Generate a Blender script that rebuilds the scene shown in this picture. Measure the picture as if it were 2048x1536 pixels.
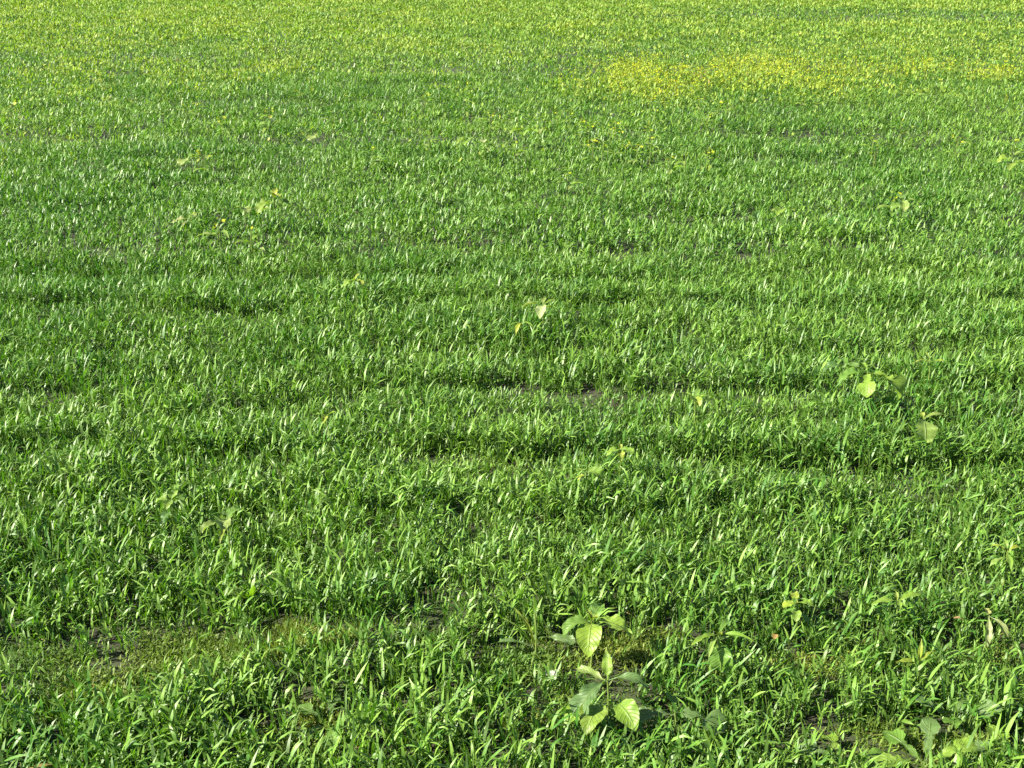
import bpy, math
import numpy as np

# ------------------------------------------------------------------ camera, sky, sun, exposure
scene = bpy.context.scene
for o in list(bpy.data.objects):
    bpy.data.objects.remove(o)
COL = scene.collection

CAM_H, F_PX, PITCH = 1.6, 2160.0, math.radians(21.2)      # F_PX in pixels of the 2048 px wide photograph
cam_data = bpy.data.cameras.new('camera')
cam_data.sensor_width = 36.0
cam_data.lens = F_PX / 2048.0 * 36.0
cam_data.clip_start, cam_data.clip_end = 0.05, 3000.0
camera = bpy.data.objects.new('camera', cam_data)
camera.location = (0, 0, CAM_H)
camera.rotation_euler = (math.pi / 2 - PITCH, 0, 0)
COL.objects.link(camera)
scene.camera = camera

SUN_EL, SUN_AZ = math.radians(37), math.radians(-107)      # azimuth clockwise from the viewing direction (+Y)
sun_dir = np.array([math.sin(SUN_AZ) * math.cos(SUN_EL), math.cos(SUN_AZ) * math.cos(SUN_EL), math.sin(SUN_EL)])
world = bpy.data.worlds.new('World')
scene.world = world
world.use_nodes = True
wn = world.node_tree.nodes
sky = wn.new('ShaderNodeTexSky')
sky.sky_type = 'NISHITA'
sky.sun_disc = False
sky.sun_elevation = SUN_EL
sky.sun_rotation = SUN_AZ
wn['Background'].inputs['Strength'].default_value = 0.05
world.node_tree.links.new(sky.outputs[0], wn['Background'].inputs['Color'])
sun_data = bpy.data.lights.new('sun', 'SUN')
sun_data.energy, sun_data.angle, sun_data.color = 5.0, math.radians(0.53), (1.0, 0.93, 0.80)
sun = bpy.data.objects.new('sun', sun_data)
from mathutils import Vector, Matrix
sun.rotation_euler = Vector(sun_dir).to_track_quat('Z', 'Y').to_euler()
COL.objects.link(sun)

vs = scene.view_settings
vs.view_transform, vs.look, vs.gamma, vs.exposure = 'Standard', 'None', 1.0, 2.15
vs.use_curve_mapping = False
scene.render.engine = 'CYCLES'
cy = scene.cycles
cy.use_denoising = False
cy.max_bounces, cy.diffuse_bounces, cy.glossy_bounces, cy.transmission_bounces = 6, 4, 2, 4
cy.sample_clamp_indirect = 6.0
scene.render.filter_size = 1.4

rng = np.random.default_rng(11)

# ------------------------------------------------------------------ helpers
def at(px, py, z=0.0):
    """point of the plane at height z seen at a pixel of the photograph"""
    a, b = (px - 1024) / F_PX, (768 - py) / F_PX
    cp, sp = math.cos(PITCH), math.sin(PITCH)
    dx, dy, dz = a, b * sp + cp, b * cp - sp
    t = (z - CAM_H) / dz
    return t * dx, t * dy

def noise(x, y, seed):
    """smooth value noise in -1..1"""
    xi, yi = np.floor(x), np.floor(y)
    fx, fy = x - xi, y - yi
    fx, fy = fx * fx * (3 - 2 * fx), fy * fy * (3 - 2 * fy)
    def h(i, j):
        n = (i.astype(np.int64) * 374761393 + j.astype(np.int64) * 668265263 + seed * 974711) & 0xffffffff
        n = ((n ^ (n >> 13)) * 1274126177) & 0xffffffff
        n = n ^ (n >> 16)
        return (n & 0xffff) / 32767.5 - 1
    a = h(xi, yi) * (1 - fx) + h(xi + 1, yi) * fx
    b = h(xi, yi + 1) * (1 - fx) + h(xi + 1, yi + 1) * fx
    return a * (1 - fy) + b * fy

def ground_z(x, y):
    x, y = np.asarray(x, float), np.asarray(y, float)
    near = 1 / (1 + (y / 60) ** 2)
    z = 0.030 * noise(x * 0.9, y * 1.6, 1) + 0.016 * noise(x * 2.6 + 7, y * 3.1, 2) + 0.006 * noise(x * 9, y * 9, 3)
    return z * near + 0.02 * noise(x * .15, y * .2, 4)

def gz(x, y):
    return float(ground_z(np.array([x]), np.array([y]))[0])

# thin or bare places in the crop: photo pixel, half width and half depth in metres, how bare
GAPS = [
    (250, 1330, .26, .13, 1.0), (170, 1385, .20, .10, .9), (370, 1290, .22, .11, .95), (60, 1320, .16, .08, 1.0),
    (450, 1330, .16, .08, .7),
    (15, 1300, .14, .10, 1.0), (690, 1285, .24, .09, .85), (820, 1270, .14, .06, .6), (900, 1275, .10, .06, .6),
    (1090, 1320, .16, .10, .8), (1200, 1320, .20, .12, .95), (1280, 1300, .14, .09, .8), (1185, 1440, .22, .11, 1.0), (1185, 1400, .2, .1, 1.0), (1330, 1410, .16, .06, .85),
    (1440, 1340, .13, .07, .8), (1580, 1335, .15, .06, .75), (1650, 1330, .10, .05, .6), (1930, 1290, .20, .05, .6),
    (480, 935, .30, .05, .75), (170, 925, .25, .05, .7), (960, 935, .28, .05, .75), (750, 900, .2, .04, .5), (1290, 935, .12, .04, .8),
    (1320, 800, .17, .06, .9), (1640, 800, .2, .05, .7), (1810, 790, .15, .05, .7), (420, 790, .2, .05, .5), (100, 800, .3, .05, .5),
    (90, 640, .45, .06, .6), (420, 645, .35, .06, .6), (860, 640, .3, .05, .4), (1250, 640, .35, .06, .5), (1600, 635, .3, .06, .5),
    (590, 415, .25, .09, .8), (830, 440, .45, .08, .5), (60, 450, .4, .08, .5), (500, 320, .8, .12, .4), (1100, 270, .9, .15, .5),
    (470, 1065, .13, .06, .6), (520, 1165, .12, .05, .6), (350, 1010, .10, .05, .5), (640, 1425, .10, .06, .8), (560, 1490, .16, .06, .6),
    (1760, 1500, .30, .07, .85), (1930, 1520, .28, .06, .8), (2040, 1530, .2, .06, .7), (1030, 1460, .1, .04, .5),
    (1740, 780, .16, .05, .6), (1860, 880, .12, .05, .6), (1000, 1240, .12, .05, .5), (210, 1130, .18, .05, .6), (700, 1040, .2, .04, .5),
    (1500, 1080, .2, .04, .5), (1850, 1010, .2, .05, .6), (90, 1040, .2, .05, .6), (1750, 1290, .2, .05, .6),
]
GAPS_W = [at(px, py, 0.02) + (rx * .8, ry * .85, s * (1 if py > 1200 else .45)) for px, py, rx, ry, s in GAPS]

def bareness(x, y):
    b = np.zeros_like(x)
    ex = x + .10 * noise(x * 5, y * 5, 41) + .03 * noise(x * 17, y * 17, 42)
    ey = y + .07 * noise(x * 5, y * 5, 43) + .03 * noise(x * 17, y * 17, 44)
    for gx, gy, rx, ry, s in GAPS_W:
        d = ((ex - gx) / rx) ** 2 + ((ey - gy) / ry) ** 2
        b = np.maximum(b, s * np.clip(1.35 - d, 0, 1))
    return b

# the drilled strips run from side to side; between two of them the crop dips: photo row, how deep
STRIPS = [(1225, .25), (1110, .35), (1015, .45), (925, .9), (855, .35), (787, .85), (705, .4), (622, .85), (560, .35), (500, .45), (425, .65), (370, .4), (318, .65), (268, .65), (232, .4), (205, .6), (168, .5), (140, .4)]
STRIPS_W = [(at(1024, r, .03)[1], s_) for r, s_ in STRIPS]

def strips(x, y):
    """share of plants missing in the dips, and the change of crop height around them"""
    hole, dh = np.zeros_like(x), np.zeros_like(x)
    for i_, (y0, s_) in enumerate(STRIPS_W):
        k_ = max(1.0, y0 / 4.5)
        yl = y0 + .10 * k_ * noise(x * .8 + 13 * i_, x * 0 + i_, 81) + .06 * k_ * noise(x * 3.1 + 5 * i_, x * 0 + i_, 82) + .03 * k_ * noise(x * 11 + 5 * i_, y * 6, 85)
        m_ = s_ * np.clip(.72 + .45 * noise(x * 1.5 / k_ ** .5 + 29 * i_, x * 0 + i_, 83) + .35 * noise(x * 5 / k_ ** .5 + 29 * i_, x * 0 + i_, 84), .05, 1)
        d = (y - yl) / k_
        hole = np.maximum(hole, m_ * np.clip(1.5 - np.abs(d + .06) / .055, 0, 1))
        dh = dh + m_ * np.where(d > 0, .30 * np.clip(1 - d / .30, 0, 1), -.50 * np.clip(1 + d / .28, 0, 1))
    return hole, dh

def link(name, verts, faces_quads, mat, col=None, uv=None, parent=None, smooth=True, tris=None):
    """one mesh object from arrays"""
    me = bpy.data.meshes.new(name)
    verts = np.asarray(verts, np.float32).reshape(-1, 3)
    q = np.asarray(faces_quads, np.int32).reshape(-1, 4) if faces_quads is not None else np.zeros((0, 4), np.int32)
    t = np.asarray(tris, np.int32).reshape(-1, 3) if tris is not None else np.zeros((0, 3), np.int32)
    me.vertices.add(len(verts))
    me.vertices.foreach_set('co', verts.ravel())
    me.loops.add(q.size + t.size)
    me.loops.foreach_set('vertex_index', np.concatenate([q.ravel(), t.ravel()]))
    n = len(q) + len(t)
    me.polygons.add(n)
    starts = np.concatenate([np.arange(len(q)) * 4, q.size + np.arange(len(t)) * 3]).astype(np.int32)
    me.polygons.foreach_set('loop_start', starts)
    if smooth:
        me.polygons.foreach_set('use_smooth', np.ones(n, bool))
    if col is not None:
        a = me.attributes.new('Col', 'FLOAT_COLOR', 'POINT')
        c4 = np.ones((len(verts), 4), np.float32)
        c4[:, :3] = col
        a.data.foreach_set('color', c4.ravel())
    if uv is not None:
        a = me.attributes.new('leafuv', 'FLOAT2', 'POINT')
        a.data.foreach_set('vector', np.asarray(uv, np.float32).ravel())
    me.update(calc_edges=True)
    me.materials.append(mat)
    o = bpy.data.objects.new(name, me)
    COL.objects.link(o)
    if parent is not None:
        o.parent = parent
    return o

def tag(o, label=None, cat=None, group=None, kind=None):
    if label: o['label'] = label
    if cat: o['category'] = cat
    if group: o['group'] = group
    if kind: o['kind'] = kind
    return o

# ------------------------------------------------------------------ materials
def new_mat(name):
    m = bpy.data.materials.new(name)
    m.use_nodes = True
    m.node_tree.nodes.clear()
    return m, m.node_tree.nodes, m.node_tree.links

def leaf_material(name, rough, spec, trans, tint=(1.25, 1.45, 0.40), veins=False, rough_back=None):
    m, N, L = new_mat(name)
    out = N.new('ShaderNodeOutputMaterial')
    at_ = N.new('ShaderNodeAttribute'); at_.attribute_name = 'Col'
    pr = N.new('ShaderNodeBsdfPrincipled')
    pr.inputs['Roughness'].default_value = rough
    pr.inputs['Specular IOR Level'].default_value = spec
    tr = N.new('ShaderNodeBsdfTranslucent')
    mul = N.new('ShaderNodeMix'); mul.data_type = 'RGBA'; mul.blend_type = 'MULTIPLY'
    mul.inputs[0].default_value = 1.0
    mul.inputs[7].default_value = (*tint, 1)
    base = at_.outputs['Color']
    # fine mottling of the leaf surface
    tc = N.new('ShaderNodeTexCoord')
    nz = N.new('ShaderNodeTexNoise'); nz.inputs['Scale'].default_value = 90.0; nz.inputs['Detail'].default_value = 3.0
    L.new(tc.outputs['Object'], nz.inputs['Vector'])
    mp = N.new('ShaderNodeMapRange'); mp.inputs[1].default_value = .3; mp.inputs[2].default_value = .7
    mp.inputs[3].default_value = .82; mp.inputs[4].default_value = 1.18
    L.new(nz.outputs['Fac'], mp.inputs[0])
    mm = N.new('ShaderNodeMix'); mm.data_type = 'RGBA'; mm.blend_type = 'MULTIPLY'; mm.inputs[0].default_value = 1.0
    L.new(base, mm.inputs[6]); L.new(mp.outputs[0], mm.inputs[7])
    base = mm.outputs[2]
    if veins:
        ua = N.new('ShaderNodeAttribute'); ua.attribute_name = 'leafuv'
        sx = N.new('ShaderNodeSeparateXYZ'); L.new(ua.outputs['Vector'], sx.inputs[0])
        av = N.new('ShaderNodeMath'); av.operation = 'ABSOLUTE'; L.new(sx.outputs['Y'], av.inputs[0])
        k1 = N.new('ShaderNodeMath'); k1.operation = 'MULTIPLY'; k1.inputs[1].default_value = 9.0; L.new(sx.outputs['X'], k1.inputs[0])
        k2 = N.new('ShaderNodeMath'); k2.operation = 'MULTIPLY'; k2.inputs[1].default_value = 2.2; L.new(av.outputs[0], k2.inputs[0])
        k3 = N.new('ShaderNodeMath'); k3.operation = 'SUBTRACT'; L.new(k1.outputs[0], k3.inputs[0]); L.new(k2.outputs[0], k3.inputs[1])
        pp = N.new('ShaderNodeMath'); pp.operation = 'PINGPONG'; pp.inputs[1].default_value = 0.5; L.new(k3.outputs[0], pp.inputs[0])
        sv = N.new('ShaderNodeMapRange'); sv.inputs[1].default_value = 0.0; sv.inputs[2].default_value = 0.13; sv.inputs[3].default_value = 1.0; sv.inputs[4].default_value = 0.0
        L.new(pp.outputs[0], sv.inputs[0])
        mr = N.new('ShaderNodeMapRange'); mr.inputs[1].default_value = 0.0; mr.inputs[2].default_value = 0.09; mr.inputs[3].default_value = 1.6; mr.inputs[4].default_value = 0.0
        L.new(av.outputs[0], mr.inputs[0])
        mx = N.new('ShaderNodeMath'); mx.operation = 'MAXIMUM'; L.new(sv.outputs[0], mx.inputs[0]); L.new(mr.outputs[0], mx.inputs[1])
        fac = N.new('ShaderNodeMath'); fac.operation = 'MULTIPLY'; fac.inputs[1].default_value = 0.24; fac.use_clamp = True; L.new(mx.outputs[0], fac.inputs[0])
        vm = N.new('ShaderNodeMix'); vm.data_type = 'RGBA'; vm.blend_type = 'MIX'
        vm.inputs[7].default_value = (0.20, 0.27, 0.08, 1)
        L.new(fac.outputs[0], vm.inputs[0]); L.new(base, vm.inputs[6])
        base = vm.outputs[2]
        bp = N.new('ShaderNodeBump'); bp.inputs['Strength'].default_value = 0.55; bp.inputs['Distance'].default_value = 0.003
        bp.invert = True
        L.new(mx.outputs[0], bp.inputs['Height'])
        L.new(bp.outputs[0], pr.inputs['Normal'])
    L.new(base, pr.inputs['Base Color'])
    L.new(base, mul.inputs[6])
    L.new(mul.outputs[2], tr.inputs['Color'])
    ms = N.new('ShaderNodeMixShader'); ms.inputs[0].default_value = trans
    L.new(pr.outputs[0], ms.inputs[1]); L.new(tr.outputs[0], ms.inputs[2])
    L.new(ms.outputs[0], out.inputs['Surface'])
    return m

M_WHEAT = leaf_material('wheat_blade', 0.47, 0.33, 0.29, tint=(1.15, 1.5, .3))
M_WEED = leaf_material('weed_leaf', 0.50, 0.45, 0.36, veins=True)
M_COVER = leaf_material('cover_leaf', 0.6, 0.3, 0.35)
M_PETAL = leaf_material('petal', 0.7, 0.2, 0.35, tint=(1.1, 1.05, 0.7))

m, N, L = new_mat('soil')
out = N.new('ShaderNodeOutputMaterial'); pr = N.new('ShaderNodeBsdfPrincipled')
tc = N.new('ShaderNodeTexCoord')
n1 = N.new('ShaderNodeTexNoise'); n1.inputs['Scale'].default_value = 22; n1.inputs['Detail'].default_value = 8
n2 = N.new('ShaderNodeTexNoise'); n2.inputs['Scale'].default_value = 4; n2.inputs['Detail'].default_value = 4
L.new(tc.outputs['Object'], n1.inputs['Vector']); L.new(tc.outputs['Object'], n2.inputs['Vector'])
cr = N.new('ShaderNodeValToRGB')
cr.color_ramp.elements[0].position, cr.color_ramp.elements[0].color = .3, (0.009, 0.007, 0.003, 1)
cr.color_ramp.elements[1].position, cr.color_ramp.elements[1].color = .75, (0.024, 0.019, 0.008, 1)
L.new(n1.outputs['Fac'], cr.inputs[0])
mx = N.new('ShaderNodeMix'); mx.data_type = 'RGBA'; mx.inputs[7].default_value = (0.020, 0.034, 0.005, 1)
gr = N.new('ShaderNodeMapRange'); gr.inputs[1].default_value = .36; gr.inputs[2].default_value = .56; gr.inputs[4].default_value = .75
L.new(n2.outputs['Fac'], gr.inputs[0]); L.new(gr.outputs[0], mx.inputs[0]); L.new(cr.outputs[0], mx.inputs[6])
bp = N.new('ShaderNodeBump'); bp.inputs['Strength'].default_value = .9; bp.inputs['Distance'].default_value = .012
L.new(n1.outputs['Fac'], bp.inputs['Height']); L.new(bp.outputs[0], pr.inputs['Normal'])
L.new(mx.outputs[2], pr.inputs['Base Color']); pr.inputs['Roughness'].default_value = .95
L.new(pr.outputs[0], out.inputs['Surface'])
M_SOIL = m

# ------------------------------------------------------------------ ground: one sheet to the horizon
n = 240
u = np.linspace(-1, 1, n)
side = 3.6 + np.sinh(np.linspace(0, 1, 61)[1:] * 6) / np.sinh(6) * 900
gx = np.concatenate([-side[::-1], np.linspace(-3.6, 3.6, n - 120), side])
v = np.linspace(0, 1, n)
gy = 1.0 + np.concatenate([np.linspace(-2, 7, 150)[:-1], 7 + np.sinh(np.linspace(0, 1, n - 149) * 5.2) / np.sinh(5.2) * 1500])
X, Y = np.meshgrid(gx, gy)
Z = ground_z(X, Y)
ii = np.arange(n * n).reshape(n, n)
q = np.stack([ii[:-1, :-1], ii[:-1, 1:], ii[1:, 1:], ii[1:, :-1]], -1).reshape(-1, 4)
ground = link('ground', np.stack([X, Y, Z], -1), q, M_SOIL)
tag(ground, kind='structure')

# ------------------------------------------------------------------ grass blades
def blade_arrays(base, phi, th0, kap, Lh, W, twist, col, tip, S, across, fold=0.35, power=1.6):
    """vertices, quads and colours of N tapering bent blades"""
    n = len(base)
    t = np.linspace(0, 1, S + 1)
    tm = (t[1:] + t[:-1]) / 2
    th_m = th0[:, None] + kap[:, None] * tm[None] ** power
    step = Lh[:, None] / S
    hx = np.concatenate([np.zeros((n, 1)), np.cumsum(np.sin(th_m) * step, 1)], 1)
    hz = np.concatenate([np.zeros((n, 1)), np.cumsum(np.cos(th_m) * step, 1)], 1)
    cph, sph = np.cos(phi)[:, None], np.sin(phi)[:, None]
    cen = np.stack([base[:, 0:1] + hx * cph, base[:, 1:2] + hx * sph, base[:, 2:3] + hz], -1)
    th = th0[:, None] + kap[:, None] * t[None] ** power
    side = np.stack([-sph + 0 * th, cph + 0 * th, 0 * th], -1)
    nor = np.stack([-np.cos(th) * cph, -np.cos(th) * sph, np.sin(th)], -1)
    tw = (twist[:, None] * (t[None] - .15))[..., None]
    s2 = side * np.cos(tw) + nor * np.sin(tw)
    n2 = nor * np.cos(tw) - side * np.sin(tw)
    prof = (0.5 + 0.5 * np.minimum(t / .35, 1)) * (1 - t ** 2.4) + 0.02
    if S == 1:
        prof = np.array([.85, .45])
    w = (W[:, None] * .5 * prof[None])[..., None]
    if across == 2:
        V = np.stack([cen - s2 * w, cen + s2 * w], 2)
    else:
        V = np.stack([cen - s2 * w + n2 * w * fold, cen, cen + s2 * w + n2 * w * fold], 2)
    k = across
    per = (S + 1) * k
    idx = np.arange(per).reshape(S + 1, k)
    f = np.stack([idx[:-1, :-1], idx[:-1, 1:], idx[1:, 1:], idx[1:, :-1]], -1).reshape(-1, 4)
    F = (f[None] + (np.arange(n) * per)[:, None, None]).reshape(-1, 4)
    c = col[:, None, :] * (1 - t[None, :, None] ** 2) + tip[:, None, :] * t[None, :, None] ** 2
    C = np.repeat(c[:, :, None, :], k, 2)
    return V.reshape(-1, 3), F, C.reshape(-1, 3)

def merge(parts):
    V, Q, C, off = [], [], [], 0
    for v_, q_, c_ in parts:
        V.append(v_); Q.append(q_ + off); C.append(c_); off += len(v_)
    return np.concatenate(V), np.concatenate(Q), np.concatenate(C)

def scatter(d0, d1, density, margin=0.65, half=0.47):
    """random ground points between two distances, as wide as the view plus a margin to each side"""
    y = np.sqrt(rng.uniform(d0 ** 2, d1 ** 2, int(density * (d1 - d0) * (d0 + d1) * (half + margin / d1 * 1.4))))
    x = rng.uniform(-1, 1, len(y)) * (half * y + margin)
    return x, y

def wheat_colour(n, x, y):
    f = np.clip(.5 + .22 * noise(x * .7, y * .35, 21) + .3 * noise(x * 3, y * 3, 22) + rng.normal(0, .30, n), 0, 1)[:, None]
    a, b = np.array([0.035, 0.110, 0.012]), np.array([0.112, 0.205, 0.030])
    c = a + (b - a) * f
    blue = (rng.random(n) < .18)[:, None]
    c = np.where(blue, np.array([0.070, 0.138, 0.026]) * rng.uniform(.8, 1.2, (n, 1)), c)
    c *= rng.uniform(.8, 1.25, (n, 1))
    return c

def wheat(d0, d1, plants, per_plant, wmul, S, across, lmul=1.0, lean=0.0):
    x, y = scatter(d0, d1, plants)
    bare = bareness(x, y)
    hole, dh = strips(x, y)
    thick = .8 + .3 * noise(x * 1.3, y * 2.2, 31) + .2 * noise(x * 4, y * 5, 32)
    keep = rng.random(len(x)) < np.clip(1.1 * thick + .35, .3, 1) * (1 - .92 * bare) * (1 - .45 * hole)
    x, y, bare, dh = x[keep], y[keep], bare[keep], dh[keep]
    hgt = (1.0 + dh + .10 * noise(x * 1.1, y * 2.2, 33) + .17 * noise(x * 3.0, y * 4.8, 34) + .13 * noise(x * 8, y * 10, 35)) * (1 - .4 * bare)
    n = len(x) * per_plant
    px, py, hg = np.repeat(x, per_plant), np.repeat(y, per_plant), np.repeat(hgt, per_plant)
    pphi = np.repeat(rng.uniform(0, 2 * math.pi, len(x)), per_plant)
    j = np.tile(np.arange(per_plant), len(x))
    bx, by = px + rng.normal(0, .007, n), py + rng.normal(0, .007, n)
    rise = hg * rng.uniform(.0, .080, n) * (j > 0)
    base = np.stack([bx, by, ground_z(bx, by) - .004 + rise], 1)
    phi = pphi + j * math.pi + rng.normal(0, .8, n)
    th0 = np.abs(rng.normal(.32 + lean, .34, n)) + rise * 2
    kap = np.clip(rng.gamma(1.8, .52, n), .02, 2.4)
    Lh = hg * rng.triangular(.018, .044, .080, n) * lmul
    W = rng.uniform(.0044, .0086, n) * wmul * np.clip(hg, .75, 1.1)
    tw = rng.normal(0, 1.0, n)
    c = wheat_colour(n, px, py)
    tip = c * np.array([1.25, 1.12, 1.0])
    old = rng.random(n) < .018
    c[old] = np.array([.14, .14, .045]); tip[old] = np.array([.21, .17, .07])
    th0[old] += .8; base[old, 2] -= rise[old]; W[old] *= .7
    out_ = [blade_arrays(base, phi, th0, kap, Lh, W, tw, c, tip, S, across)]
    if d1 < 7:                                          # the upright sheaths that carry the leaves
        m_ = len(x) * 2
        sx, sy = np.repeat(x, 2) + rng.normal(0, .007, m_), np.repeat(y, 2) + rng.normal(0, .007, m_)
        c2 = np.array([.085, .150, .030]) * rng.uniform(.75, 1.2, (m_, 1))
        out_.append(blade_arrays(np.stack([sx, sy, ground_z(sx, sy) - .004], 1), rng.uniform(0, 6.28, m_), np.abs(rng.normal(.08, .08, m_)), np.abs(rng.normal(.1, .1, m_)),
                    np.repeat(hgt, 2) * rng.uniform(.055, .095, m_), rng.uniform(.0025, .004, m_), rng.normal(0, 1, m_), c2, c2, 1, 2))
    return merge(out_)

parts = [
    wheat(1.30, 2.0, 1700, 6, 1.05, 3, 2),
    wheat(2.0, 3.6, 2050, 6, 1.05, 3, 2),
    wheat(3.6, 6.0, 1650, 6, 1.2, 2, 2),
    wheat(6.0, 10.0, 850, 5, 1.55, 2, 2, 1.05),
    wheat(10.0, 17.0, 520, 4, 2.0, 1, 2, 1.05, .15),
    wheat(17.0, 33.0, 165, 3, 3.2, 1, 2, 1.2, .15),
    wheat(33.0, 60.0, 36, 3, 7.0, 1, 2, 1.5, .15),
    wheat(60.0, 110.0, 3, 3, 20.0, 1, 2, 1.3, .6),
]
V, Q, C = merge(parts)
grass = link('wheat_grass', V, Q, M_WHEAT, C)
tag(grass, 'dense green young wheat covering the whole field', 'grass', kind='stuff')
del V, Q, C, parts

# ------------------------------------------------------------------ low green cover on the thin places
def bits(x, y, z0, L0, L1, W0, W1, thm, ths, kap, col, jit, S=2, across=2):
    n = len(x)
    base = np.stack([x, y, ground_z(x, y) + z0], 1)
    c = np.asarray(col) * rng.uniform(1 - jit, 1 + jit, (n, 1)) * rng.uniform(.92, 1.08, (n, 3))
    return blade_arrays(base, rng.uniform(0, 6.283, n), np.abs(rng.normal(thm, ths, n)), rng.normal(0, kap, n),
                        rng.uniform(L0, L1, n), rng.uniform(W0, W1, n), rng.normal(0, .8, n), c, c * 1.08, S, across, power=1.0)

xs, ys = scatter(1.4, 3.6, 90000)
b = bareness(xs, ys)
k = rng.random(len(xs)) < np.clip(b * 1.6 - .3, 0, 1) * np.clip(.55 + .8 * noise(xs * 6, ys * 8, 51), .08, 1)
xs, ys = xs[k], ys[k]
n = len(xs)
tall = np.clip(.5 + .7 * noise(xs * 5, ys * 6, 52), 0, 1)
f = np.clip(.5 + .6 * noise(xs * 4, ys * 5, 53), 0, 1)[:, None]
cc = np.array([.060, .125, .016]) * (1 - f) + np.array([.130, .165, .025]) * f
parts = [bits(xs, ys, tall * rng.uniform(0, .045, n), .008, .022, .003, .0065, 1.05, .4, .5, cc, .25)]
k = rng.random(n) < .35
parts.append(bits(xs[k], ys[k], np.zeros(k.sum()), .015, .05, .0012, .002, .3, .25, .5, cc[k], .2))
k = rng.random(n) < .02
parts.append(bits(xs[k], ys[k], np.full(k.sum(), .006), .02, .06, .0012, .0028, 1.45, .12, .3, (.20, .16, .075), .3))
V, Q, C = merge(parts)
cover = link('ground_cover', V, Q, M_COVER, C)
tag(cover, 'low feathery yellow-green seedlings covering the thin strip near the front', 'ground cover', kind='stuff')


# ------------------------------------------------------------------ weeds massed in the far half of the field
def ell(x, y, px, py, rpx, rpy, soft=.6):
    """1 inside an ellipse drawn on the field (given by photo pixels), 0 outside"""
    gx_, gy_ = at(px, py, .1)
    rx_ = abs(at(px + rpx, py, .1)[0] - gx_)
    ry_ = abs(at(px, py - rpy, .1)[1] - at(px, py + rpy, .1)[1]) / 2
    d = np.sqrt(((x - gx_) / rx_) ** 2 + ((y - gy_) / ry_) ** 2)
    return np.clip((1 - d) / soft + .3, 0, 1)

def weed_density(x, y):
    d = np.clip((y - 8.0) / 9.0, 0, 1)
    w = d * np.clip(.35 + .9 * noise(x * .45, y * .22, 61) + .5 * noise(x * 1.6, y * .9, 62), .06, 1)
    w = np.maximum(w, .95 * np.clip((y - 16) / 12, 0, 1))
    w *= 1 - .85 * ell(x, y, 1750, 28, 480, 17)          # a cleaner strip of crop far off to one side
    w *= 1 - .6 * ell(x, y, 330, 100, 160, 14)
    w *= 1 - .6 * ell(x, y, 1800, 205, 300, 25)
    for e in FLOWER_PATCH:
        w = np.maximum(w, .9 * ell(x, y, *e[:4]))
    return w

FLOWER_PATCH = [(1330, 152, 150, 34, .9), (1290, 185, 110, 20, .4), (1200, 165, 90, 24, .3), (1450, 190, 70, 12, .4), (1560, 140, 70, 22, .9), (1620, 150, 55, 20, .9),
                (1700, 140, 70, 14, .6), (1790, 140, 70, 14, .7), (1900, 136, 80, 16, .6), (2010, 148, 100, 14, .9), (2040, 112, 90, 12, .5), (1700, 108, 300, 10, .25), (1500, 165, 300, 30, .3), (1480, 130, 80, 12, .6)]
parts = []
for d0, d1, dens, size in ((7.5, 14, 480, 1.0), (14, 24, 480, 1.25), (24, 42, 230, 1.8), (42, 62, 110, 2.6), (62, 110, 6, 8.0)):
    xs, ys = scatter(d0, d1, dens)
    clump = .5 + .5 * noise(xs * 3.2, ys * 2.6, 63)
    k = rng.random(len(xs)) < weed_density(xs, ys) * (.12 + 1.5 * clump ** 3)
    xs, ys, clump = xs[k], ys[k], clump[k]
    n = len(xs)
    f = np.clip(.5 + .5 * noise(xs * .8, ys * .5, 64) + rng.normal(0, .3, n), 0, 1)[:, None]
    cc = np.array([.105, .190, .026]) * (1 - f) + np.array([.190, .250, .034]) * f
    parts.append(bits(xs, ys, .05 + .13 * clump * rng.random(n), .030 * size ** .7, .060 * size ** .7, .016 * size, .032 * size, .85, .4, .6, cc, .25, S=2 if d0 < 20 else 1))
V, Q, C = merge(parts)
weeds = link('weeds', V, Q, M_COVER, C)
tag(weeds, 'pale yellow-green broadleaf weeds mixed through the far half of the field', 'weeds', kind='stuff')

# flowers of the dense far patch
xs, ys = scatter(12, 34, 420)
den = np.zeros(len(xs))
for e in FLOWER_PATCH:
    den = np.maximum(den, e[4] * ell(xs, ys, *e[:4]))
den *= np.clip(.42 + .8 * noise(xs * 1.1, ys * .8, 71) + .5 * noise(xs * 3, ys * 2.2, 72), .04, 1.2)
den = np.maximum(den, .004 * (ys > 13))
k = rng.random(len(xs)) < den * .42
xs, ys = xs[k], ys[k]
n = len(xs)
h = rng.uniform(.14, .24, n)
parts = []
for r in range(3):
    ox, oy = xs + rng.normal(0, .022, n), ys + rng.normal(0, .022, n)
    parts.append(bits(ox, oy, h + rng.normal(0, .015, n), .012, .023, .011, .020, .8, .5, .4, (.31, .35, .018), .25, S=1))
V, Q, C = merge(parts)
blooms = link('mustard_flowers', V, Q, M_PETAL, C)
tag(blooms, 'dense band of small yellow flowers massed across the far field', 'flowers', kind='stuff')
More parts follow.
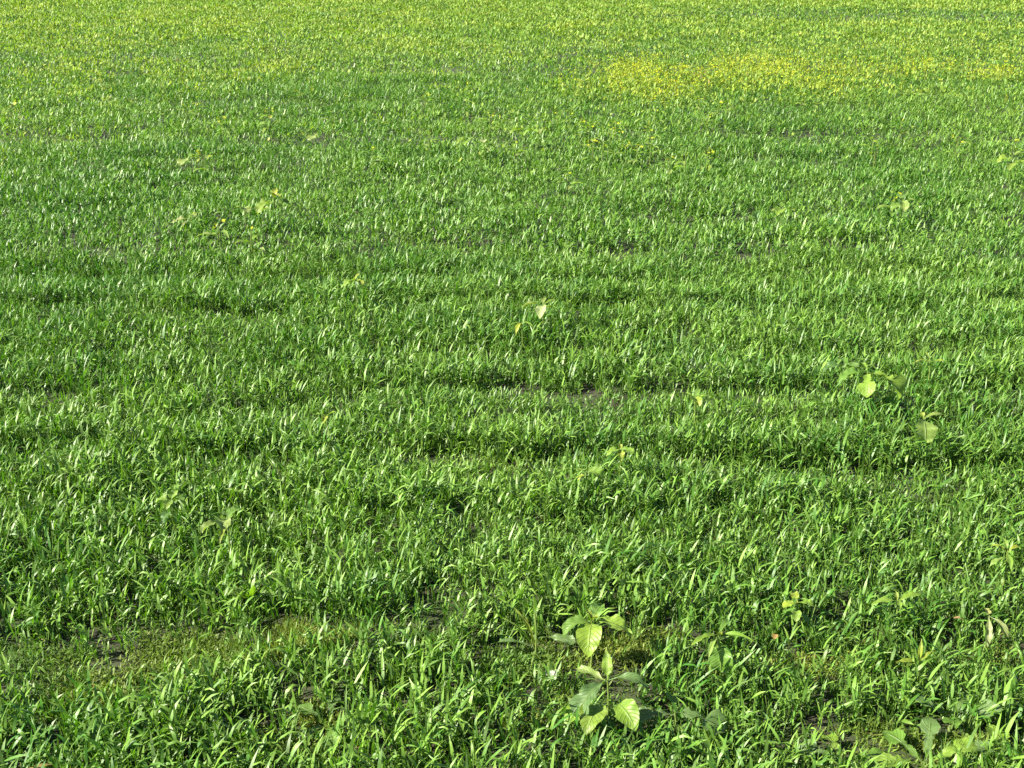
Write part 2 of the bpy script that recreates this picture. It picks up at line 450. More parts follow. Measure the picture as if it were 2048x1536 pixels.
# stems and small leaves under those flowers
base = np.stack([xs, ys, ground_z(xs, ys)], 1)
cc = np.array([.16, .22, .04]) * rng.uniform(.7, 1.2, (n, 1))
sv = blade_arrays(base, rng.uniform(0, 6.28, n), rng.uniform(0, .12, n), rng.uniform(0, .2, n), h, np.full(n, .006), rng.normal(0, 1, n), cc, cc, 1, 2)
lx, ly = np.repeat(xs, 4) + rng.normal(0, .05, 4 * n), np.repeat(ys, 4) + rng.normal(0, .05, 4 * n)
mound = np.clip(.6 + .8 * noise(lx * 1.8, ly * 1.3, 73), .15, 1.3)
rusty = (ell(lx, ly, 1386, 152, 12, 20, .3) * rng.random(4 * n) > .35)[:, None]
lc = np.where(rusty, np.array([.17, .105, .045]), np.array([.20, .26, .030]))
lv = bits(lx, ly, mound * rng.uniform(.03, .20, 4 * n), .03, .065, .014, .030, .9, .4, .6, lc, .3)
V, Q, C = merge([sv, lv])
ws = link('mustard_foliage', V, Q, M_COVER, C)
tag(ws, 'yellow-green stems and leaves under the far band of yellow flowers', 'foliage', kind='stuff')

# ------------------------------------------------------------------ single weeds
def wiggle(u, k, p):
    return np.abs(((u * k + p) % 1.0) - .5) * 2

def half_width(kind, u):
    if kind == 'ovate':
        w = np.sin(np.pi * u ** .72) ** .85 * (1 + .10 * (wiggle(u, 9, 0) - .5))
    elif kind == 'round':
        w = np.sqrt(np.clip(1 - (2 * u - 1) ** 2, 0, 1)) * (1 + .05 * (wiggle(u, 8, .3) - .5))
    elif kind == 'lance':
        w = np.sin(np.pi * u ** .8) ** 1.1
    elif kind == 'lobed':
        w = np.where(u < .42, .28 + .30 * np.abs(np.sin(np.pi * u / .14)) ** 1.5 * (u / .42 * .7 + .4), 1.0 * np.sin(np.pi * np.clip((u - .40) / .60, 0, 1) ** .7) ** .7 + .22 * (1 - u))
        w = w * (1 + .16 * (wiggle(u, 10, .2) - .5)) * np.clip((1 - u) / .05, 0, 1) ** .5
    elif kind == 'wedge':
        w = np.clip(u, 0, 1) ** .8 * np.clip((1 - u) / .22, 0, 1) ** .6 * (1 + .18 * (wiggle(u, 6, .1) - .5))
    else:
        w = np.sin(np.pi * u)
    return w

def leaf(parent, kind, L, W, origin, az, el, droop, col, pet=.02, fold=.35, roll=0., wave=.05, nu=18, nv=6, name='leaf', label=None):
    """a curved, folded blade with its own petiole; az 0 points to the side, 90 away over the field"""
    az, el, droop, roll = [math.radians(a_) for a_ in (az, el, droop, roll)]
    M = nu + 3
    s_ = np.concatenate([np.linspace(0, pet, 4)[:-1], pet + np.linspace(0, L, nu)])
    u_ = np.concatenate([np.full(3, -1.), np.linspace(0, 1, nu)])
    tot = pet + L
    e = el - droop * np.clip(s_ / tot, 0, 1) ** 1.4
    ds = np.diff(s_)
    em = (e[1:] + e[:-1]) / 2
    r = np.concatenate([[0], np.cumsum(np.cos(em) * ds)])
    z = np.concatenate([[0], np.cumsum(np.sin(em) * ds)])
    ca, sa = math.cos(az), math.sin(az)
    cen = np.stack([origin[0] + r * ca, origin[1] + r * sa, origin[2] + z], 1)
    side0 = np.array([-sa, ca, 0])
    nor0 = np.stack([-np.sin(e) * ca, -np.sin(e) * sa, np.cos(e)], 1)
    side = side0 * math.cos(roll) + nor0 * math.sin(roll)
    nor = nor0 * math.cos(roll) - side0[None] * math.sin(roll)
    uc = np.clip(u_, 0, 1)
    w = np.where(u_ < 0, .0016, np.maximum(half_width(kind, uc) * W / 2, .0014))
    vv = np.linspace(-1, 1, nv + 1)
    ph = rng.uniform(0, 6.28, 3)
    P = cen[:, None, :] + side[:, None, :] * (vv[None, :, None] * w[:, None, None] * math.cos(fold))
    lift = np.abs(vv)[None] * w[:, None] * math.sin(fold)
    lift = lift + wave * W * (np.sin(uc[:, None] * 11 + ph[0] + vv[None] * 1.5) + .6 * np.sin(uc[:, None] * 23 + ph[1] + 2 * (vv[None] > 0))) * np.abs(vv)[None] ** 1.5 * (u_ >= 0)[:, None]
    P = P + nor[:, None, :] * lift[..., None]
    k = nv + 1
    idx = np.arange(M * k).reshape(M, k)
    F = np.stack([idx[:-1, :-1], idx[:-1, 1:], idx[1:, 1:], idx[1:, :-1]], -1).reshape(-1, 4)
    c = np.tile(np.asarray(col, float), (M * k, 1))
    UV = np.stack([np.repeat(uc, k), np.tile(vv, M)], 1)
    o = link(name, P.reshape(-1, 3), F, M_WEED, c, UV, parent)
    if label:
        o['label'] = label
    return o

def tube(name, pts, r0, r1, col, parent, mat=None, sides=6):
    pts = np.asarray(pts, float)
    n_ = len(pts)
    d = np.gradient(pts, axis=0)
    d /= np.linalg.norm(d, axis=1)[:, None]
    ref = np.where(np.abs(d[:, 2:3]) > .9, np.array([[1., 0, 0]]), np.array([[0, 0, 1.]]))
    a_ = np.cross(d, ref); a_ /= np.linalg.norm(a_, axis=1)[:, None]
    b_ = np.cross(d, a_)
    an = np.linspace(0, 2 * np.pi, sides, endpoint=False)
    r = np.linspace(r0, r1, n_)[:, None, None]
    P = pts[:, None] + r * (a_[:, None] * np.cos(an)[None, :, None] + b_[:, None] * np.sin(an)[None, :, None])
    idx = np.arange(n_ * sides).reshape(n_, sides)
    nx = np.roll(idx, -1, 1)
    F = np.stack([idx[:-1], nx[:-1], nx[1:], idx[1:]], -1).reshape(-1, 4)
    c = np.tile(np.asarray(col, float), (n_ * sides, 1))
    UV = np.tile(np.array([[.5, .6]]), (n_ * sides, 1))
    return link(name, P.reshape(-1, 3), F, mat or M_COVER, c, None, parent)

def plant(name, px, py, h, label, cat='weed', group=None):
    """an Empty at the foot of a plant whose leaves show at a photo pixel, h metres above the soil"""
    x, y = at(px, py, h)
    z = gz(x, y)
    x, y = at(px, py, h + z)
    e = bpy.data.objects.new(name, None)
    e.empty_display_size = .05
    e.location = (x, y, gz(x, y))
    COL.objects.link(e)
    return tag(e, label, cat, group)

YG, PALE, GREY, MID, YEL, DEEP = (.132, .220, .022), (.150, .210, .042), (.082, .145, .038), (.080, .162, .018), (.180, .228, .018), (.040, .095, .014)

def stem(p, h, lean=(0, 0), r=.0024, col=(.15, .21, .045)):
    t = np.linspace(0, 1, 5)[:, None]
    top = np.array([lean[0], lean[1], h])
    pts = t * top + np.array([0, 0, -.004]) * (1 - t) + np.sin(t * math.pi) * np.array([.004, -.003, 0])
    tube('stem', pts, r * 1.2, r * .8, col, p)
    return top

def weed(px, py, h, label, leaves, name='broadleaf_weed', lean=(0, 0), group=None, r=.0024, scol=(.15, .21, .045), cat='weed'):
    """leaves: (kind, length, width, azimuth, elevation, droop, colour, petiole, fold, roll, start height as share of h)"""
    big = 1.08 if py < 700 else 1.02 if py < 1180 else .95
    h = h * big
    p = plant(name, px, py, h, label, cat, group)
    stem(p, h, lean, r, scol)
    for lf in leaves:
        kind, L_, W_, az, el, droop, c_, pet, fold, roll, sh = lf
        L_, W_ = L_ * .9, W_ * .88
        c_ = np.array(c_) * rng.uniform(.85, 1.15) * rng.uniform(.94, 1.06, 3)
        leaf(p, kind, L_, W_, (lean[0] * sh, lean[1] * sh, h * sh), az + rng.uniform(-9, 9), el, droop, c_, pet, fold + rng.uniform(0, .15), roll + rng.uniform(-14, 14), wave=rng.uniform(.05, .10))
    return p

# the two big ones by the thin strip near the front
weed(1183, 1240, .155, 'young yellow-green weed with broad toothed veined leaves above the thin strip', [
    ('ovate', .098, .074, -100, 5, 95, YG, .012, .30, 0, 1), ('ovate', .090, .056, -22, 15, 60, YG, .022, .28, -8, 1),
    ('ovate', .080, .046, 200, 20, 100, MID, .015, .55, 0, .98), ('ovate', .070, .045, 60, 30, 60, MID, .012, .35, 0, .97),
    ('lance', .035, .020, -60, 60, 40, YEL, .004, .5, 0, 1), ('lance', .030, .018, 120, 65, 40, YEL, .004, .5, 0, 1)])
weed(1215, 1360, .14, 'large grey-green weed with a folded upper leaf and bright lower leaves', [
    ('wedge', .115, .080, 222, 10, 85, GREY, .012, .25, 5, 1), ('lance', .100, .030, -8, 35, 110, GREY, .020, .45, 0, .98),
    ('lance', .085, .030, 150, 12, 30, PALE, .015, .4, 0, .96), ('ovate', .060, .030, 85, 60, 40, YG, .01, .4, 0, 1),
    ('ovate', .090, .070, -112, 30, 80, YG, .055, .25, -10, .62), ('ovate', .085, .066, -62, 34, 85, YG, .050, .25, 10, .60), ('ovate', .080, .056, -150, 22, 70, YG, .055, .3, -14, .55),
    ('ovate', .060, .040, -110, 5, 40, YEL, .02, .3, 0, .12), ('ovate', .055, .036, -75, 0, 40, YEL, .02, .3, 0, .10), ('lance', .07, .022, 180, 20, 40, YG, .02, .4, 0, .4)])
weed(1350, 1425, .09, 'low grey-green lobed weed beside the large folded-leaf weed', [
    ('lobed', .120, .085, -30, 12, 45, GREY, .02, .15, -10, 1), ('lobed', .080, .045, 190, 15, 50, GREY, .02, .2, 0, .9), ('lobed', .075, .040, 80, 25, 60, MID, .02, .3, 0, .8),
    ('lance', .07, .02, -80, 10, 40, MID, .01, .4, 0, .7)])
weed(1070, 1225, .15, 'upright pale grey-green leaf in a tuft of yellow stems', [
    ('wedge', .115, .046, 95, 80, 15, GREY, .02, .2, 80, .35), ('lance', .10, .012, 140, 62, 40, YEL, .01, .3, 0, .4), ('lance', .11, .011, 160, 58, 40, YG, .01, .3, 0, .3),
    ('lance', .09, .010, 120, 68, 30, YEL, .01, .3, 0, .3), ('lance', .10, .024, 185, 25, 50, GREY, .02, .4, 0, .3), ('wedge', .08, .040, -10, 20, 40, GREY, .03, .2, 20, .5)])
weed(1436, 1268, .14, 'weed with four drooping narrow leaves around one round hanging leaf', [
    ('round', .066, .062, -88, -30, 70, MID, .030, .1, 0, 1), ('lance', .085, .022, 205, 15, 45, YG, .01, .5, 0, 1), ('lance', .085, .020, -18, 15, 45, YG, .01, .5, 0, 1),
    ('lance', .070, .018, 235, 10, 80, PALE, .01, .5, 0, .98), ('lance', .05, .02, 40, 40, 60, MID, .01, .4, 0, 1), ('ovate', .022, .018, -70, 60, 60, YEL, .002, .4, 0, 1)])
weed(1795, 1202, .13, 'small yellow-green weed with two opposite leaves held flat, by the right edge', [
    ('lance', .068, .026, 190, 12, 45, YG, .008, .35, 0, 1), ('lance', .066, .024, 12, 25, 40, YG, .008, .35, 0, 1), ('lance', .04, .018, -90, 30, 70, YG, .006, .4, 0, 1), ('lance', .025, .012, 90, 60, 30, YEL, .004, .4, 0, 1)])
weed(1595, 1205, .125, 'pale yellow-green seedling with several small rounded leaves', [
    ('round', .036, .030, 200, 15, 50, YEL, .012, .3, 0, 1), ('round', .036, .030, -20, 15, 60, YG, .012, .3, 0, 1), ('ovate', .038, .028, -100, 0, 60, YG, .014, .3, 0, .9), ('round', .030, .026, 90, 30, 50, YEL, .01, .3, 0, 1),
    ('ovate', .034, .024, -45, -10, 60, MID, .015, .3, 0, .8)])
weed(1838, 1325, .10, 'bright yellow-green spiky shoot at the end of the thin strip', [
    ('lance', .055, .014, 75, 70, 30, YEL, .005, .5, 0, 1), ('lance', .060, .016, 190, 20, 30, YEL, .006, .4, 0, 1), ('lance', .05, .014, 215, 25, 30, YG, .006, .4, 0, .95), ('lance', .04, .013, 20, 50, 30, YEL, .005, .5, 0, 1)])
weed(1978, 1232, .13, 'withered pale weed with two limp hanging leaves', [
    ('lance', .085, .024, -110, -35, 50, (.17, .20, .07), .008, .5, 0, 1), ('lance', .080, .026, -60, 0, 110, (.15, .19, .06), .010, .5, 0, 1), ('ovate', .022, .02, 90, 50, 60, (.22, .22, .07), .004, .4, 0, 1)], name='withered_weed')
weed(2015, 1105, .15, 'curly yellow-green weed tip at the right edge', [
    ('lance', .050, .016, 150, 45, 90, YEL, .008, .5, 0, 1), ('lance', .055, .016, 20, 40, 100, YEL, .008, .5, 0, 1), ('lance', .05, .014, 80, 55, 80, YG, .008, .5, 0, 1), ('lance', .06, .018, -100, 15, 70, YG, .008, .4, 0, .95), ('lance', .06, .02, 200, 5, 60, PALE, .01, .4, 0, .9)])
# lobed rosettes at the front edge of the picture
def rosette(px, py, label, n_, size, cols, start, el=28, droop=55, kind='lobed'):
    p = plant('lobed_rosette', px, py, .05, label)
    tube('stem', [(0, 0, -.004), (0, 0, .01), (.001, 0, .025)], .005, .004, (.17, .22, .07), p)
    for i_ in range(n_):
        a_ = start + i_ * 360 / n_ + rng.uniform(-14, 14)
        leaf(p, kind, size * rng.uniform(.8, 1.1), size * rng.uniform(.42, .55), (0, 0, .02), a_, el + rng.uniform(-6, 12), droop + rng.uniform(-15, 15), cols[i_ % len(cols)], pet=size * .35, fold=.18, roll=rng.uniform(-12, 12), wave=.07)
    return p
rosette(1690, 1505, 'lobed green rosette at the front edge, left of the two big ones', 5, .075, [MID, YG, GREY], 20)
rosette(1855, 1510, 'big lobed rosette with broad pale leaves at the front edge', 6, .095, [YG, GREY, MID], 5)
rosette(2046, 1520, 'lobed rosette cut by the right edge at the front', 6, .10, [YG, GREY], 100)
rosette(1905, 1425, 'small lobed rosette between wheat tufts behind the big one', 5, .085, [GREY, MID], 40, el=40)
rosette(655, 1430, 'dark green rosette in a hole among front wheat', 5, .075, [MID, GREY], 10, el=30)
# weeds in the middle of the field
weed(1735, 745, .17, 'tall weed with one big lobed leaf hanging from a yellow stem', [
    ('lobed', .150, .125, -35, 5, 100, YG, .03, .35, 0, 1), ('lobed', .11, .075, -110, -5, 70, YG, .02, .35, 10, 1), ('ovate', .10, .060, 190, 15, 65, MID, .04, .45, 0, 1), ('ovate', .075, .045, 150, 25, 60, MID, .03, .4, 0, 1),
    ('lance', .075, .020, -130, -20, 50, PALE, .01, .3, 0, .98), ('lance', .06, .024, 100, 40, 50, YG, .01, .4, 0, 1)], scol=(.20, .23, .035), r=.004)
weed(1690, 733, .17, 'dark drooping leaves beside the tall lobed weed', [
    ('ovate', .085, .055, 195, 20, 75, DEEP, .02, .4, 0, 1), ('ovate', .06, .04, 80, 30, 60, MID, .02, .4, 0, 1), ('ovate', .05, .035, -90, 0, 80, YG, .02, .4, 0, 1)])
weed(1848, 835, .16, 'single round pale leaf hanging from a bent twig', [
    ('round', .090, .082, -98, -20, 60, PALE, .010, .12, 0, 1), ('lance', .085, .024, 8, 20, 40, PALE, .006, .45, 0, 1), ('lance', .03, .02, 100, 40, 40, YEL, .004, .4, 0, 1)])
weed(1240, 897, .15, 'three-leaved yellow-green seedling beside a dark hole', [
    ('ovate', .055, .034, 205, 12, 60, YG, .006, .35, 0, 1), ('ovate', .058, .034, -22, 10, 55, YG, .006, .35, 0, 1), ('ovate', .045, .030, -92, -5, 70, YEL, .004, .3, 0, 1), ('ovate', .022, .020, 90, 60, 40, YEL, .002, .4, 0, 1)])
weed(1172, 945, .14, 'small weed with one folded rounded yellow-green leaf', [
    ('round', .056, .052, -30, 25, 110, YG, .008, .5, 15, 1), ('ovate', .032, .024, 210, -5, 60, YEL, .006, .3, 0, .95), ('lance', .04, .014, 170, 30, 40, YG, .004, .4, 0, 1)])
weed(1085, 608, .18, 'pale weed with a whitish drooping leaf in mid-field', [
    ('ovate', .085, .060, -100, 0, 85, (.21, .26, .10), .01, .3, 0, 1), ('ovate', .075, .045, 185, 20, 60, PALE, .03, .4, 0, 1), ('lance', .08, .024, 20, 30, 60, YG, .01, .4, 0, 1), ('lance', .075, .022, -20, 20, 70, YG, .01, .4, 0, .95), ('ovate', .05, .03, 80, 40, 50, PALE, .01, .4, 0, 1)])
weed(1043, 645, .15, 'bent yellow-green leaf just below the whitish weed', [
    ('lance', .085, .026, -110, 10, 100, YEL, .008, .4, 0, 1), ('lance', .07, .022, -40, 15, 80, YG, .008, .4, 0, 1), ('lance', .05, .02, 190, 30, 60, YG, .006, .4, 0, .95)])
weed(710, 565, .18, 'yellow-green weed standing alone in the left middle of the field', [
    ('ovate', .085, .060, -120, 30, 90, YG, .01, .35, 0, 1), ('ovate', .07, .045, -50, 15, 70, YEL, .01, .4, 0, 1), ('ovate', .06, .035, 180, 5, 60, YG, .02, .4, 0, .95), ('lance', .05, .02, 60, 55, 40, YEL, .006, .4, 0, 1)])
weed(547, 395, .24, 'upright leafy weed with a yellow tip casting a dark shadow', [
    ('ovate', .15, .11, -120, 10, 80, YG, .02, .35, 0, .9), ('ovate', .12, .08, 190, 5, 60, PALE, .03, .4, 0, .75), ('ovate', .09, .06, -50, 35, 60, YEL, .01, .4, 0, 1), ('ovate', .08, .05, 90, 50, 40, YEL, .01, .4, 0, 1), ('ovate', .09, .07, 20, 20, 60, MID, .02, .3, 0, .85)])
weed(488, 415, .18, 'single pale pointed leaf left of the shadowed leafy weed', [
    ('ovate', .105, .075, -70, 15, 70, PALE, .01, .25, 0, 1), ('lance', .06, .03, 180, 20, 50, PALE, .01, .4, 0, 1), ('ovate', .05, .03, 10, 20, 60, YG, .01, .4, 0, .95)])
weed(380, 432, .17, 'pale leaf standing over a dull olive tuft', [
    ('ovate', .085, .06, -60, 30, 80, PALE, .01, .3, 0, 1), ('ovate', .09, .06, 190, 5, 40, (.15, .18, .05), .03, .3, 0, .9), ('lance', .08, .03, -120, 5, 50, (.15, .18, .05), .02, .3, 0, .85), ('ovate', .05, .03, 40, 30, 40, YEL, .01, .3, 0, 1)])
weed(373, 318, .19, 'weed with one round pale leaf beside yellow blooms, far left', [
    ('round', .11, .10, -100, 5, 60, PALE, .01, .15, 0, 1), ('ovate', .09, .06, 10, 20, 50, PALE, .03, .3, 0, 1), ('ovate', .08, .06, 60, 35, 60, YG, .03, .3, 0, 1)])
weed(628, 273, .19, 'round pale weed leaf lying far off, left of centre', [('round', .12, .11, -100, 15, 60, PALE, .01, .15, 0, 1), ('ovate', .07, .05, 60, 30, 50, YG, .01, .3, 0, 1)])
weed(540, 240, .22, 'dark green tuft with yellow buds far off, left of centre', [
    ('ovate', .13, .10, -60, 20, 60, DEEP, .01, .3, 0, 1), ('ovate', .12, .07, 190, 20, 60, YG, .02, .3, 0, .8), ('ovate', .12, .07, -110, 5, 60, YG, .02, .3, 0, .7), ('ovate', .06, .05, 90, 50, 50, YEL, .01, .3, 0, 1)])
weed(938, 282, .20, 'drooping yellow-green weed left of the bushy weed in the far middle', [
    ('ovate', .12, .07, 200, 20, 80, YG, .02, .4, 0, 1), ('ovate', .12, .06, -110, 15, 90, YG, .02, .4, 0, 1), ('ovate', .10, .06, -60, 10, 60, MID, .02, .3, 0, .9), ('ovate', .06, .05, 60, 40, 60, PALE, .01, .3, 0, 1)])
weed(968, 280, .20, 'pale-topped bushy weed in the far middle of the field', [
    ('round', .085, .07, -100, 20, 60, (.21, .25, .10), .01, .2, 0, 1), ('ovate', .10, .06, 10, 10, 60, PALE, .02, .3, 0, .8), ('ovate', .10, .06, -70, 5, 50, PALE, .02, .3, 0, .7), ('ovate', .08, .05, 170, 20, 60, MID, .02, .3, 0, .9)])
weed(1050, 262, .22, 'leafy weed with a hollow dark underside, one of a far pair', [
    ('ovate', .14, .10, 190, 25, 70, PALE, .03, .35, 0, 1), ('ovate', .13, .10, -20, 20, 70, YG, .03, .35, 0, 1), ('ovate', .11, .09, -95, 15, 70, YG, .03, .3, 0, 1), ('ovate', .10, .07, 80, 40, 50, MID, .02, .3, 0, 1)])
weed(1075, 262, .20, 'paler companion at the right of the far leafy pair', [
    ('ovate', .12, .085, 0, 15, 60, PALE, .03, .3, 0, 1), ('ovate', .11, .08, -80, 15, 60, PALE, .03, .3, 0, 1), ('ovate', .09, .06, 110, 35, 50, YG, .02, .3, 0, 1)])
weed(1565, 418, .17, 'olive leaf clump at the right middle of the field', [
    ('ovate', .10, .07, -120, 10, 60, YG, .02, .3, 0, 1), ('ovate', .09, .06, -30, 10, 60, YG, .02, .3, 0, 1), ('ovate', .08, .06, 90, 30, 50, MID, .02, .3, 0, 1), ('ovate', .06, .045, 190, 25, 60, (.17, .19, .05), .02, .3, 0, .9)])
weed(1805, 402, .19, 'leafy weed beside a lone yellow bloom, towards the right', [
    ('ovate', .11, .08, -95, -5, 70, PALE, .02, .3, 0, 1), ('ovate', .11, .08, 70, 30, 60, MID, .02, .3, 0, 1), ('lance', .10, .03, -20, 20, 70, PALE, .02, .4, 0, 1), ('ovate', .09, .07, -150, 0, 60, MID, .02, .3, 0, .9)])
weed(1750, 300, .20, 'two pale straw-like upright stalks far off at the right', [
    ('lance', .20, .020, 60, 70, 20, (.21, .25, .08), .01, .2, 60, .4), ('lance', .16, .016, 50, 74, 20, (.20, .24, .08), .01, .2, 60, .5)], name='pale_stalk')
weed(2025, 312, .24, 'tall pale weed with big leaves at the far right edge', [
    ('ovate', .13, .09, 200, 20, 70, YG, .02, .3, 0, .9), ('ovate', .13, .09, -110, 10, 70, YG, .02, .3, 0, .8), ('ovate', .12, .08, -20, 15, 60, YG, .02, .3, 0, .8), ('lance', .15, .035, 75, 75, 20, (.22, .26, .11), .01, .3, 50, .8), ('lance', .12, .03, 20, 40, 60, PALE, .02, .3, 0, 1)])
# weeds half hidden in the left half
weed(452, 1040, .145, 'fan of pale ridged leaves half hidden in wheat on the left', [
    ('wedge', .085, .070, -80, 35, 60, PALE, .01, .4, 0, 1), ('wedge', .075, .055, -130, 20, 60, PALE, .015, .5, 0, .98), ('ovate', .055, .04, 50, 40, 60, MID, .01, .3, 0, 1), ('lance', .08, .018, -100, 0, 50, YEL, .01, .4, 0, .95)])
weed(500, 1150, .12, 'bright upright spoon leaf below the pale fan leaves', [
    ('ovate', .095, .048, -75, 62, 40, YG, .015, .3, 30, .35), ('ovate', .085, .050, -20, 40, 50, MID, .02, .3, 10, .35), ('ovate', .075, .045, 200, 45, 50, YG, .02, .3, 0, .35)])
weed(342, 1000, .145, 'yellowish-green ruffled weed tip in the wheat on the left', [
    ('ovate', .045, .036, 190, 20, 60, YG, .008, .4, 0, 1), ('ovate', .045, .034, -90, 15, 60, YG, .008, .4, 0, 1), ('ovate', .045, .034, -20, 25, 60, MID, .008, .4, 0, 1), ('ovate', .04, .03, 80, 45, 50, YG, .008, .4, 0, 1), ('ovate', .05, .035, -120, -5, 60, DEEP, .012, .3, 0, .8)])
weed(652, 832, .15, 'small yellow leaf poking out of the wheat, left of centre', [
    ('ovate', .05, .030, -100, 20, 70, YEL, .006, .4, 0, 1), ('lance', .05, .016, 10, 30, 50, YG, .006, .4, 0, 1), ('lance', .04, .014, 190, 30, 50, YG, .006, .4, 0, 1)])
weed(1390, 795, .15, 'bright folded leaf beside a dark hole, right of centre', [
    ('round', .055, .045, -90, 10, 60, YEL, .006, .6, 10, 1), ('lance', .055, .018, -10, 25, 40, YG, .006, .4, 0, 1), ('ovate', .05, .03, 60, 40, 40, MID, .006, .4, 0, 1), ('lance', .05, .016, 150, 30, 40, YG, .006, .4, 0, 1)])
weed(1860, 725, .16, 'yellowing thin-leaved weed right of the tall lobed weed', [
    ('lance', .08, .016, -30, 30, 70, YEL, .006, .4, 0, 1), ('lance', .07, .015, 200, 30, 60, (.24, .25, .05), .006, .4, 0, 1), ('lance', .06, .014, 110, 50, 40, YEL, .006, .4, 0, 1)])

# fallen bits on the thin strip
def scrap(name, px, py, h, label, L_, W_, az, el, droop, col, kind='ovate', cat='leaf'):
    x, y = at(px, py, h)
    p = leaf(None, kind, L_, W_, (0, 0, 0), az, el, droop, col, pet=.004, fold=.3, wave=.08, nu=8, nv=4, name=name)
    p.location = (x, y, gz(x, y) + h)
    return tag(p, label, cat)
scrap('bleached_leaf', 1093, 1353, .045, 'small whitish bleached leaf on the thin strip', .036, .030, -60, 20, 40, (.42, .45, .34))
scrap('dead_leaf', 1549, 1268, .075, 'small orange curled dead leaf among dark wheat', .017, .015, -100, 30, 90, (.27, .16, .045), 'round')
scrap('dead_leaf', 1927, 1228, .10, 'pinkish-brown shrivelled leaf tip near the limp pale weed', .018, .012, 150, 20, 80, (.20, .13, .055), 'round')
scrap('dead_leaf', 172, 1363, .02, 'tiny orange dead leaf on the bare patch', .020, .014, 20, 15, 40, (.28, .16, .05))
scrap('dead_leaf', 712, 1497, .05, 'tiny reddish speck of dead leaf low in front wheat', .014, .012, 60, 30, 60, (.26, .14, .06), 'round')
scrap('dry_straw', 35, 1528, .06, 'dry orange-tan blade at the front left corner', .070, .012, 25, 10, 30, (.26, .19, .06), 'lance')
scrap('bleached_leaf', 30, 215, .17, 'white bleached leaf far off at the left edge', .10, .07, -80, 40, 60, (.50, .53, .40))

# ------------------------------------------------------------------ single flowering plants in front of the dense band
def petal_mesh(r):
    V_, F_ = [], []
    for i_ in range(4):
        a_ = i_ * math.pi / 2 + .4
        ca, sa = math.cos(a_), math.sin(a_)
        b_ = len(V_)
        for rr, ww, zz in ((.1, .12, 0), (.6, .42, .10), (1.0, .30, .04)):
            for sgn in (-1, 1):
                V_.append(((rr * ca - sgn * ww * sa) * r, (rr * sa + sgn * ww * ca) * r, zz * r))
        F_ += [(b_, b_ + 1, b_ + 3, b_ + 2), (b_ + 2, b_ + 3, b_ + 5, b_ + 4)]
    return np.array(V_), np.array(F_)

def mustard(size, n_fl, n_lf, spread):
    p = bpy.data.objects.new('mustard_plant', None)
    p.empty_display_size = .05
    COL.objects.link(p)
    h = .21 * size
    tube('stem', [(0, 0, -.004), (.004, .002, h * .5), (-.002, .004, h)], .004, .0025, (.17, .23, .05), p)
    for i_ in range(n_lf):
        leaf(p, 'ovate', rng.uniform(.07, .12) * size, rng.uniform(.03, .05) * size, (0, 0, h * rng.uniform(.35, .9)), rng.uniform(0, 360), rng.uniform(5, 35), rng.uniform(40, 80), (YG, PALE, MID)[i_ % 3], pet=.02, nu=8, nv=4)
    for i_ in range(n_fl):
        V_, F_ = petal_mesh(.011 * size * rng.uniform(.8, 1.15))
        c = np.tile(np.array([.33, .36, .014]), (len(V_), 1))
        o = link('flower', V_, F_, M_PETAL, c, None, p)
        a_ = rng.uniform(0, 6.28)
        rr = spread * math.sqrt(rng.random())
        o.location = (rr * math.cos(a_), rr * math.sin(a_), h + rng.uniform(-.02, .03))
        o.rotation_euler = (rng.uniform(-.2, .9), rng.uniform(-.5, .5), a_)
    return p

protos = [mustard(1.0, 5, 4, .035), mustard(1.1, 7, 5, .05), mustard(.95, 3, 4, .03), mustard(1.0, 9, 4, .06)]
used = set()
def place_mustard(px, py, k_, label, rot):
    pr_ = protos[k_]
    if k_ not in used:
        used.add(k_); o = pr_
    else:
        o = pr_.copy(); COL.objects.link(o)
        for ch in list(pr_.children):
            c = ch.copy(); COL.objects.link(c); c.parent = o
    x, y = at(px, py, .21)
    o.location = (x, y, gz(x, y)); o.rotation_euler = (0, 0, rot)
    tag(o, label, 'flowering weed', 'single yellow-flowered weeds standing out of the wheat')

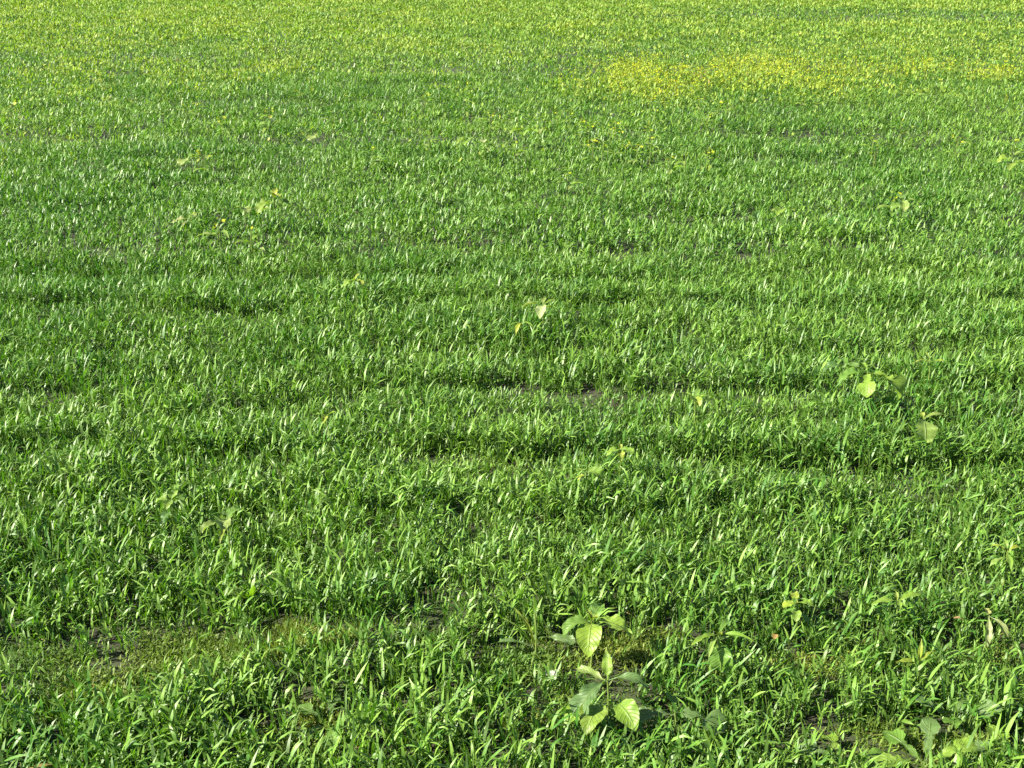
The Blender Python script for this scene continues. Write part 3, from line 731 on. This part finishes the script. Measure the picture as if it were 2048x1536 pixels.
G_FRONT = 'yellow-flowered weed scattered in the wheat just before the dense yellow band'
G_FARL = 'lone yellow-flowered weed in the far left half of the field'
MUST = [
    (1140, 226, 0, None), (1115, 222, 2, None), (1160, 246, 1, None), (1178, 258, 1, None), (1185, 285, 3, None), (1205, 287, 0, None), (1232, 250, 1, None), (1222, 258, 0, None), (1240, 272, 2, None),
    (1252, 288, 0, None), (1275, 291, 1, None), (1298, 270, 1, None), (1302, 283, 2, None), (1310, 225, 2, None), (1417, 231, 0, None), (1438, 201, 1, None), (1455, 203, 0, None), (1400, 195, 1, None),
    (1330, 200, 3, None), (1302, 196, 1, None), (1606, 190, 1, None), (1609, 200, 0, None), (1637, 195, 2, None), (1680, 182, 3, None), (1165, 172, 2, None), (1150, 178, 0, None), (1133, 168, 2, None),
    (1371, 308, 0, 'yellow-flowered weed with pale leaves at the front of the scattered ones'), (1340, 322, 2, 'pale leafy weed with few yellow flowers, nearest the scattered group'), (1416, 300, 1, 'yellow-flowered weed right of the pale leafy ones in front of the band'),
    (1804, 237, 2, 'lone yellow-flowered weed below the right half of the yellow band'), (1918, 275, 3, 'row of yellow blooms on one weed at the far right'), (2030, 280, 2, 'yellow blooms above the tall pale weed at the right edge'),
    (1790, 397, 0, 'lone bright yellow bloom beside a leafy weed towards the right'), (1748, 275, 2, 'faint orange-yellow blooms beside the pale upright stalks'),
    (407, 300, 3, 'yellow blooms above the round pale leaf, far left'), (437, 453, 0, 'small yellow bloom in the wheat below the pale leaf, left'), (502, 466, 2, 'small yellow bloom just right of another, left of centre'),
    (393, 203, 1, None), (371, 206, 0, None), (444, 240, 3, None), (538, 226, 1, None),
    (979, 232, 1, 'yellow-flowered weed behind the bushy weed in the far middle'), (857, 268, 2, 'small orange-yellow bloom left of the drooping far weed'), (1029, 285, 2, 'single yellow bloom right of the bushy far weed'), (1135, 346, 2, 'single yellow bloom in open wheat right of centre'),
    (757, 232, 0, None), (744, 306, 2, None), (665, 230, 2, None), (850, 190, 2, None)]
def where(px, py):
    if px < 1000:
        return ('yellow-flowered weed standing alone in the far left of the field' if px < 460 else
                'yellow-flowered weed by the far dark green tuft' if px < 560 else 'tiny yellow-flowered weed scattered left of the far middle')
    if px > 1590: return 'yellow-flowered weed just below the right half of the dense yellow band'
    if py < 180: return 'yellow-flowered weed at the left tip of the dense yellow band'
    if py < 215: return 'yellow-flowered weed on the lower fringe of the dense yellow band'
    if px > 1300: return 'yellow-flowered weed between the scattered ones and the dense yellow band'
    if px < 1170: return 'yellow-flowered weed leftmost among those scattered before the dense band'
    return 'yellow-flowered weed in the loose cluster before the left end of the dense band'
for px, py, k_, lab in MUST:
    place_mustard(px, py, k_, lab or where(px, py), rng.uniform(0, 6.28))
